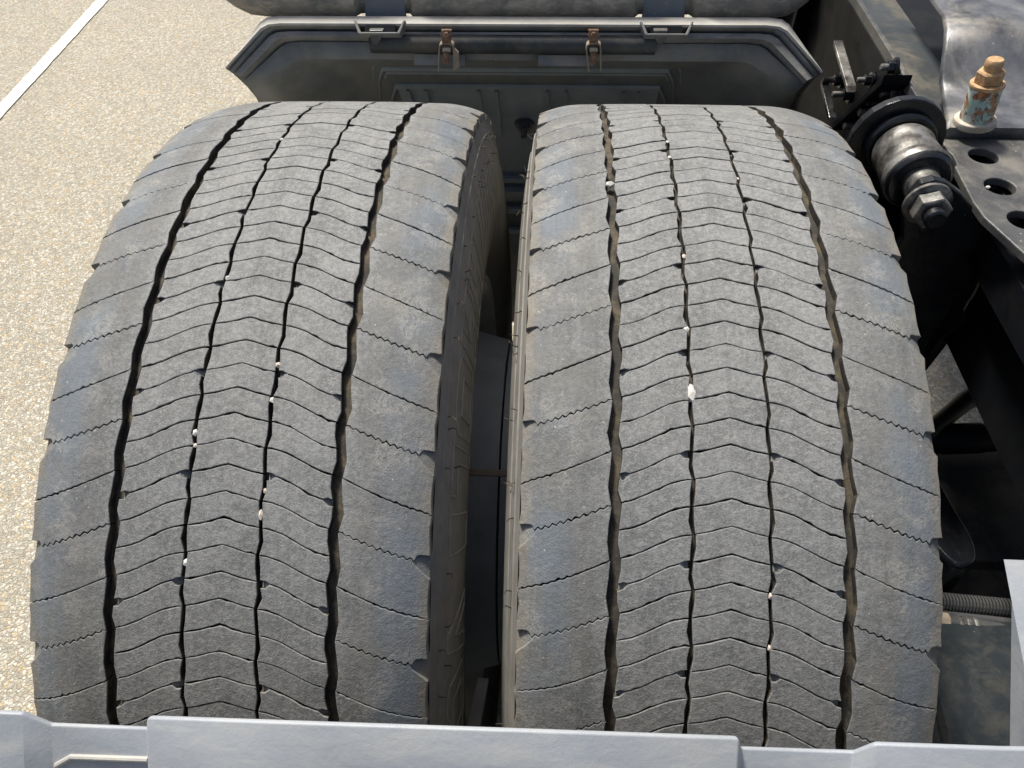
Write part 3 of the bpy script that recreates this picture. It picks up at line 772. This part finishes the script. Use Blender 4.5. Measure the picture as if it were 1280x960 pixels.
bo = Vector((.4325, .136, .9757)); ax = Vector((-.10, .03, 1)).normalized()
o = MB().lathe([(0.00000, 0.01870), (0.00326, 0.01931), (0.00651, 0.01870), (0.00725, 0.01609)], bo, ax, 32).build('base_flange', M['cream'], bt, bevel=.0005); smooth_angle(o, 40)
o = MB().lathe([(0.00698, 0.01462), (0.01116, 0.01444), (0.03720, 0.01444), (0.03860, 0.01418)], bo, ax, 32).build('sleeve', M['teal'], bt); smooth_angle(o, 40)
o = MB().lathe([(0.03860, 0.01496), (0.03999, 0.01531), (0.04185, 0.01496), (0.04231, 0.01436)], bo, ax, 32).build('washer', M['rust'], bt); smooth_angle(o, 40)
MB().lathe([(0.04231, 0.01175), (0.04324, 0.01235), (0.05208, 0.01235), (0.05394, 0.01061)], bo, ax, 6, rot=.35).build('hex_nut', M['rust'], bt, bevel=.0009)
o = MB().lathe([(0.05348, 0.00766), (0.05766, 0.00748), (0.05813, 0.00800), (0.06231, 0.00783), (0.06417, 0.00652)], bo, ax, 24).build('bolt_end', M['rust'], bt, bevel=.0003); smooth_angle(o, 40)
pebble(1235, 234, 6, 5, ST, 'tiny white stone chip lying on the drilled plate beside a hole', on=onz(1235, 234, ZP+.0015))
# suspension joint: bush on a longitudinal bolt between two black lugs
sj = empty('shock_absorber_mount', (.355, .05, .968), 'black rubber bush held between lugs by a large hexagon bolt', 'suspension joint')
ya = Vector((0, -1, 0)); co = Vector((.357, .112, .968))
o = MB().lathe([(0, .031), (.002, .033), (.006, .033), (.008, .031)], co + Vector((0, 0, 0)), ya, 40).build('rear_washer', M['gloss'], sj); smooth_angle(o, 40)
o = MB().lathe([(.008, .024), (.010, .027), (.016, .0285), (.022, .0275), (.026, .0265), (.032, .028), (.040, .0285), (.046, .027), (.052, .029), (.056, .031), (.062, .030), (.066, .024)], co, ya, 40).build('rubber_bush', M['steel'], sj); smooth_angle(o, 30)
o = MB().lathe([(.052, .0288), (.054, .0300), (.061, .0300), (.0665, .026), (.067, .018)], co, ya, 40, caps=False).build('bush_collar', M['gloss'], sj); smooth_angle(o, 50)
o = MB().lathe([(.064, .0165), (.078, .0162), (.092, .0162), (.094, .0162)], co, ya, 32).build('spacer_tube', M['steel'], sj); smooth_angle(o, 40)
yb = .018
lug = []
for px, py in ((1128, 300), (1130, 262), (1139, 243), (1152, 229), (1168, 225), (1184, 229), (1203, 243), (1222, 266), (1250, 300), (1275, 350), (1290, 420)): lug.append(ony(px, py, yb))
lug += [Vector((.445, yb, .80)), Vector((.425, yb, .66)), Vector((.40, yb, .62)), Vector((.33, yb, .80))]
MB().prism(lug, (0, .009, 0)).build('near_lug', M['gloss'], sj, bevel=.0015)
lug = [(.355+.045*cos(R_(a)), .113, .968+.045*sin(R_(a))) for a in range(0, 181, 15)] + [(.33, .113, .6), (.43, .113, .6)]
MB().prism(lug, (0, .009, 0)).build('far_lug', M['gloss'], sj, bevel=.0015)
c2 = Vector((.355, yb-.001, .966))
o = MB().lathe([(0, .0205), (.003, .0205), (.004, .019)], c2, ya, 32).build('washer', M['steel'], sj); smooth_angle(o, 40)
MB().lathe([(.004, .0155), (.0052, .0165), (.017, .0165), (.0185, .0145)], c2, ya, 6, rot=.3).build('hex_nut', M['steel'], sj, bevel=.0008)
o = MB().lathe([(.018, .0095), (.026, .0093), (.0275, .0075)], c2, ya, 20).build('bolt_end', M['gloss'], sj); smooth_angle(o, 40)
# dark bracket with studs ahead of the tyre
bk = empty('bolted_bracket', (.40, .35, .8), 'black cast bracket with rows of studs between mudguard and rail', 'bracket')
MB().prism([(.403, .14, .55), (.403, 1.1, .25), (.403, 1.1, .955), (.403, .14, .955)], (.012, 0, 0)).build('side_plate', M['void'], bk, bevel=.002)
MB().prism([(.375, .62, .30), (.402, .62, .30), (.402, .62, .95), (.375, .60, .95)], (0, .01, 0)).build('end_plate', M['void'], bk)  # dark cross-member added as part of the backing
MB().prism([(.3, .75, .1), (.42, .75, .1), (.42, .75, .92), (.3, .75, .92)], (0, .01, 0)).build('dark_backing', M['void'], bk)  # dark sheet added to hide bright paving past the mudguard end
Xs = .403
for px, py, r_, l_ in ((1045, 100, .007, .022), (1056, 118, .007, .020), (1083, 100, .006, .012), (1098, 126, .0095, .016), (1113, 118, .008, .012), (1090, 140, .010, .02), (1072, 158, .008, .022), (1068, 180, .009, .018), (1112, 84, .007, .01)):
    p = onx(px, py, Xs-.008)
    o = MB().lathe([(0, r_*1.5), (.0025, r_*1.5), (.003, r_)], (Xs-.001, p.y, p.z), (-1, 0, 0), 16).build('stud', M['gloss'], bk); smooth_angle(o, 40)
    k_ = MB().lathe([(.003, r_*1.05), (.010, r_*1.05)], (Xs-.001, p.y, p.z), (-1, 0, 0), 6).build('nut', M['gloss'], o, loc=(0, 0, 0), bevel=.0006)
    k_ = MB().lathe([(.010, r_*.55), (.010+l_*.6, r_*.55), (.011+l_*.6, r_*.4)], (Xs-.001, p.y, p.z), (-1, 0, 0), 12).build('stud_end', M['steel'], o, loc=(0, 0, 0)); smooth_angle(k_, 40)
a_, b_ = onx(1044, 62, .385), onx(1062, 116, .385)
MB().prism([a_ + Vector((-.004, 0, .004)), a_ + Vector((.008, 0, .004)), b_ + Vector((.008, 0, 0)), b_ + Vector((-.004, 0, 0))], (0, .006, .006)).build('bright_strut', M['steel'], bk, bevel=.001)
a_, b_ = onx(1028, 112, .38), onx(1040, 155, .38)
MB().prism([a_ + Vector((-.004, 0, .004)), a_ + Vector((.006, 0, .004)), b_ + Vector((.006, 0, 0)), b_ + Vector((-.004, 0, 0))], (0, .006, .006)).build('short_strut', M['gloss'], bk, bevel=.001)
w1 = [onx(px, py, .375) for px, py in ((1042, 152), (1058, 140), (1078, 118), (1095, 103), (1106, 93))]
MB().prism([w1[0], w1[-1], w1[-1] + Vector((.03, 0, 0)), w1[0] + Vector((.03, 0, 0))], (0, 0, -.012)).build('gusset', M['void'], bk, bevel=.001)
hs = empty('air_hose', (.37, .12, .96), 'thin black hose curving behind the suspension bush', 'hose')
o = MB().tube([onx(px, py, .375) for px, py in ((1052, 200), (1056, 186), (1064, 172), (1076, 162), (1090, 157), (1106, 157), (1122, 160))], .0028, 10).build('hose_run', M['gloss'], hs); smooth_angle(o, 60)
# ------------------------------------------------------------------ lower running gear on the right
ax_ = empty('axle_housing', (.55, -.05, .5), 'dark dusty axle casing low down between tyre and chassis rail', 'axle')
V = []; F = []
# broad top surface with a rounded front edge, running across the truck
prof = [(.085, .40), (.083, .52), (.076, .548), (.062, .556), (.03, .560), (-.04, .566), (-.09, .568), (-.105, .560), (-.112, .53), (-.112, .40)]
mb = MB().prism([(.33, y, z) for y, z in prof], (.50, 0, 0)); o = mb.build('axle_casing', M['casing'], ax_, bevel=.002); smooth_angle(o, 40)
mb = MB().lathe([(0, .14), (.02, .15), (.036, .151), (.040, .146), (.044, .151), (.36, .152)], (.335, -.30, .52), (1, 0, 0), 64); o = mb.build('brake_chamber', M['chamber'], ax_); smooth_angle(o, 30)
mb = MB().box((.33, -.17, .40), (.85, -.10, .545)); mb.build('cross_beam', M['casing'], ax_, bevel=.004)
sp = empty('air_spring_foot', (.44, -.10, .62), 'rounded glossy black air spring foot poking out beside the right tyre', 'air spring')
pts2 = [(1150, 560), (1170, 590), (1196, 640), (1214, 664), (1222, 686), (1224, 700), (1216, 709), (1200, 711), (1185, 702), (1166, 680), (1140, 650)]
zt = .655
tp = [onz(px, py, zt) for px, py in pts2]; cen = sum(tp, Vector())/len(tp)
V = []; F = []; n = len(tp)
lay = [(.80, 0), (.90, .0), (.97, -.004), (1.0, -.012), (1.0, -.055), (.96, -.075)]
for sc_, dz in lay: V += [cen + (q-cen)*sc_ + Vector((0, 0, dz)) for q in tp]
for i in range(len(lay)-1):
    for k in range(n): F.append((i*n+k, i*n+(k+1) % n, (i+1)*n+(k+1) % n, (i+1)*n+k))
F += [list(range(n)), [(len(lay)-1)*n+k for k in range(n)]]
o = mesh_obj('spring_foot', V, F, M['gloss'], sp); md = o.modifiers.new('sub', 'SUBSURF'); md.levels = md.render_levels = 2; smooth_angle(o, 80)
# hoses and pipes
ho = empty('corrugated_hose', (.45, -.2, .65), 'black corrugated hose running across below the spring foot', 'hose')
a_, b_ = onz(1150, 750, .65), onz(1290, 763, .65); pts = []; rad = []
N = 34
for i in range(N):
    for q, rr in ((0, .0096), (.5, .0096), (.56, .0055), (.94, .0055)): pts.append(a_.lerp(b_, (i+q)/N)); rad.append(rr)
o = MB().tube(pts, rad, 14).build('corrugated_sleeve', M['hose'], ho)
for nm, (p0, p1), rr, mt, lab in (('brake_pipe', ((1150, 763), (1290, 783)), .0058, 'hose', 'smooth black pipe directly under the corrugated hose'), ('pressure_pipe', ((1182, 779), (1290, 796)), .0088, 'hose', 'thicker black pipe ending in a tan fitting beside the tyre')):
    a_, b_ = onz(*p0, .645), onz(*p1, .645)
    pe = empty(nm, a_, lab, 'pipe'); o = MB().tube([a_, a_.lerp(b_, .5), b_], rr, 16).build('pipe_run', M[mt], pe); smooth_angle(o, 60)
    if nm == 'pressure_pipe':
        d0 = (b_-a_).normalized(); o = MB().lathe([(-.012, .008), (-.011, .0105), (.001, .0105), (.002, .009)], a_, d0, 8).build('end_fitting', M['brown_metal'], pe, bevel=.0006)
        for q in (.012, .019, .026): o = MB().lathe([(q-.002, .0089), (q-.001, .0096), (q+.001, .0096), (q+.002, .0089)], a_, d0, 16, caps=False).build('crimp_ring', M['steel'], pe)
        o = MB().tube([a_ + Vector((-.005, -.006, -.006)), a_ + Vector((.004, -.030, -.006)), a_ + Vector((-.008, -.040, -.006))], .0018, 8).build('wire_clip', M['brown_metal'], pe)
lh = empty('thick_hose', (.48, -.23, .62), 'thick dull black hose lowest of the bundle above the brake chamber', 'hose')
o = MB().tube([onz(1165, 800, .625), onz(1230, 806, .625), onz(1300, 820, .625)], .0125, 18).build('hose_run', M['hose'], lh); smooth_angle(o, 60)
# arm and tube crossing the small gap where the paving shows
ar = empty('stabiliser_arm', (.47, .0, .62), 'black curved arm crossing the small bright gap right of the tyre', 'suspension arm')
za = .60
pts = [onz(px, py, za) for px, py in ((1150, 548), (1172, 530), (1188, 517), (1204, 503), (1225, 490), (1250, 480))]
o = MB().tube(pts, [.012, .011, .0115, .0125, .0135, .014], 16).build('arm_bar', M['black'], ar); smooth_angle(o, 60)
tbm = empty('cross_tube', (.5, .05, .56), 'thick black cross tube at the lower end of the small bright gap', 'tube')
a_, b_ = onz(1176, 549, .585), onz(1262, 546, .585)
o = MB().lathe([(-.2, .018), (0, .0185), (.002, .0200), (.05, .0200), (.051, .0185), (.3, .0185)], a_, (b_-a_), 24).build('tube_body', M['black'], tbm); smooth_angle(o, 40)
# diagonal black brace bounding the gap on the upper left
br = empty('diagonal_brace', (.42, .05, .8), 'black diagonal brace plate bounding the bright gap on its upper left', 'brace')
Xb = .425
pb = [onx(1174.5, 423, Xb), onx(1138, 478, Xb), onx(1100, 530, Xb), onx(1080, 470, Xb), onx(1100, 380, Xb), onx(1180, 330, Xb), onx(1200, 400, Xb)]
MB().prism(pb, (.006, 0, 0)).build('brace_plate', M['black'], br)
# tan scuff line on the web, added as a thin raised tube
a_, b_ = onx(1252, 303, .4375), onx(1190, 415, .4375)
wpts = [a_.lerp(b_, i/14) + Vector((0, random.uniform(-.0008, .0008), random.uniform(-.0008, .0008))) for i in range(15)]
o = MB().tube(wpts, .0011, 6).build('scuff_line', M['brown_metal'], ch)
# black block added beyond the rail as a dark mass under the truck
un = empty('dark_underside', (.9, .3, .7), 'black underside mass beyond the chassis rail', 'truck underside')
MB().box((.66, -.6, .78), (1.3, 1.6, .93)).build('underside_block', M['black'], un, bevel=.01)
for o in list(bpy.data.objects):
    if o.type == 'MESH' and o.parent is None and 'kind' not in o and 'label' not in o: print('UNTAGGED', o.name)
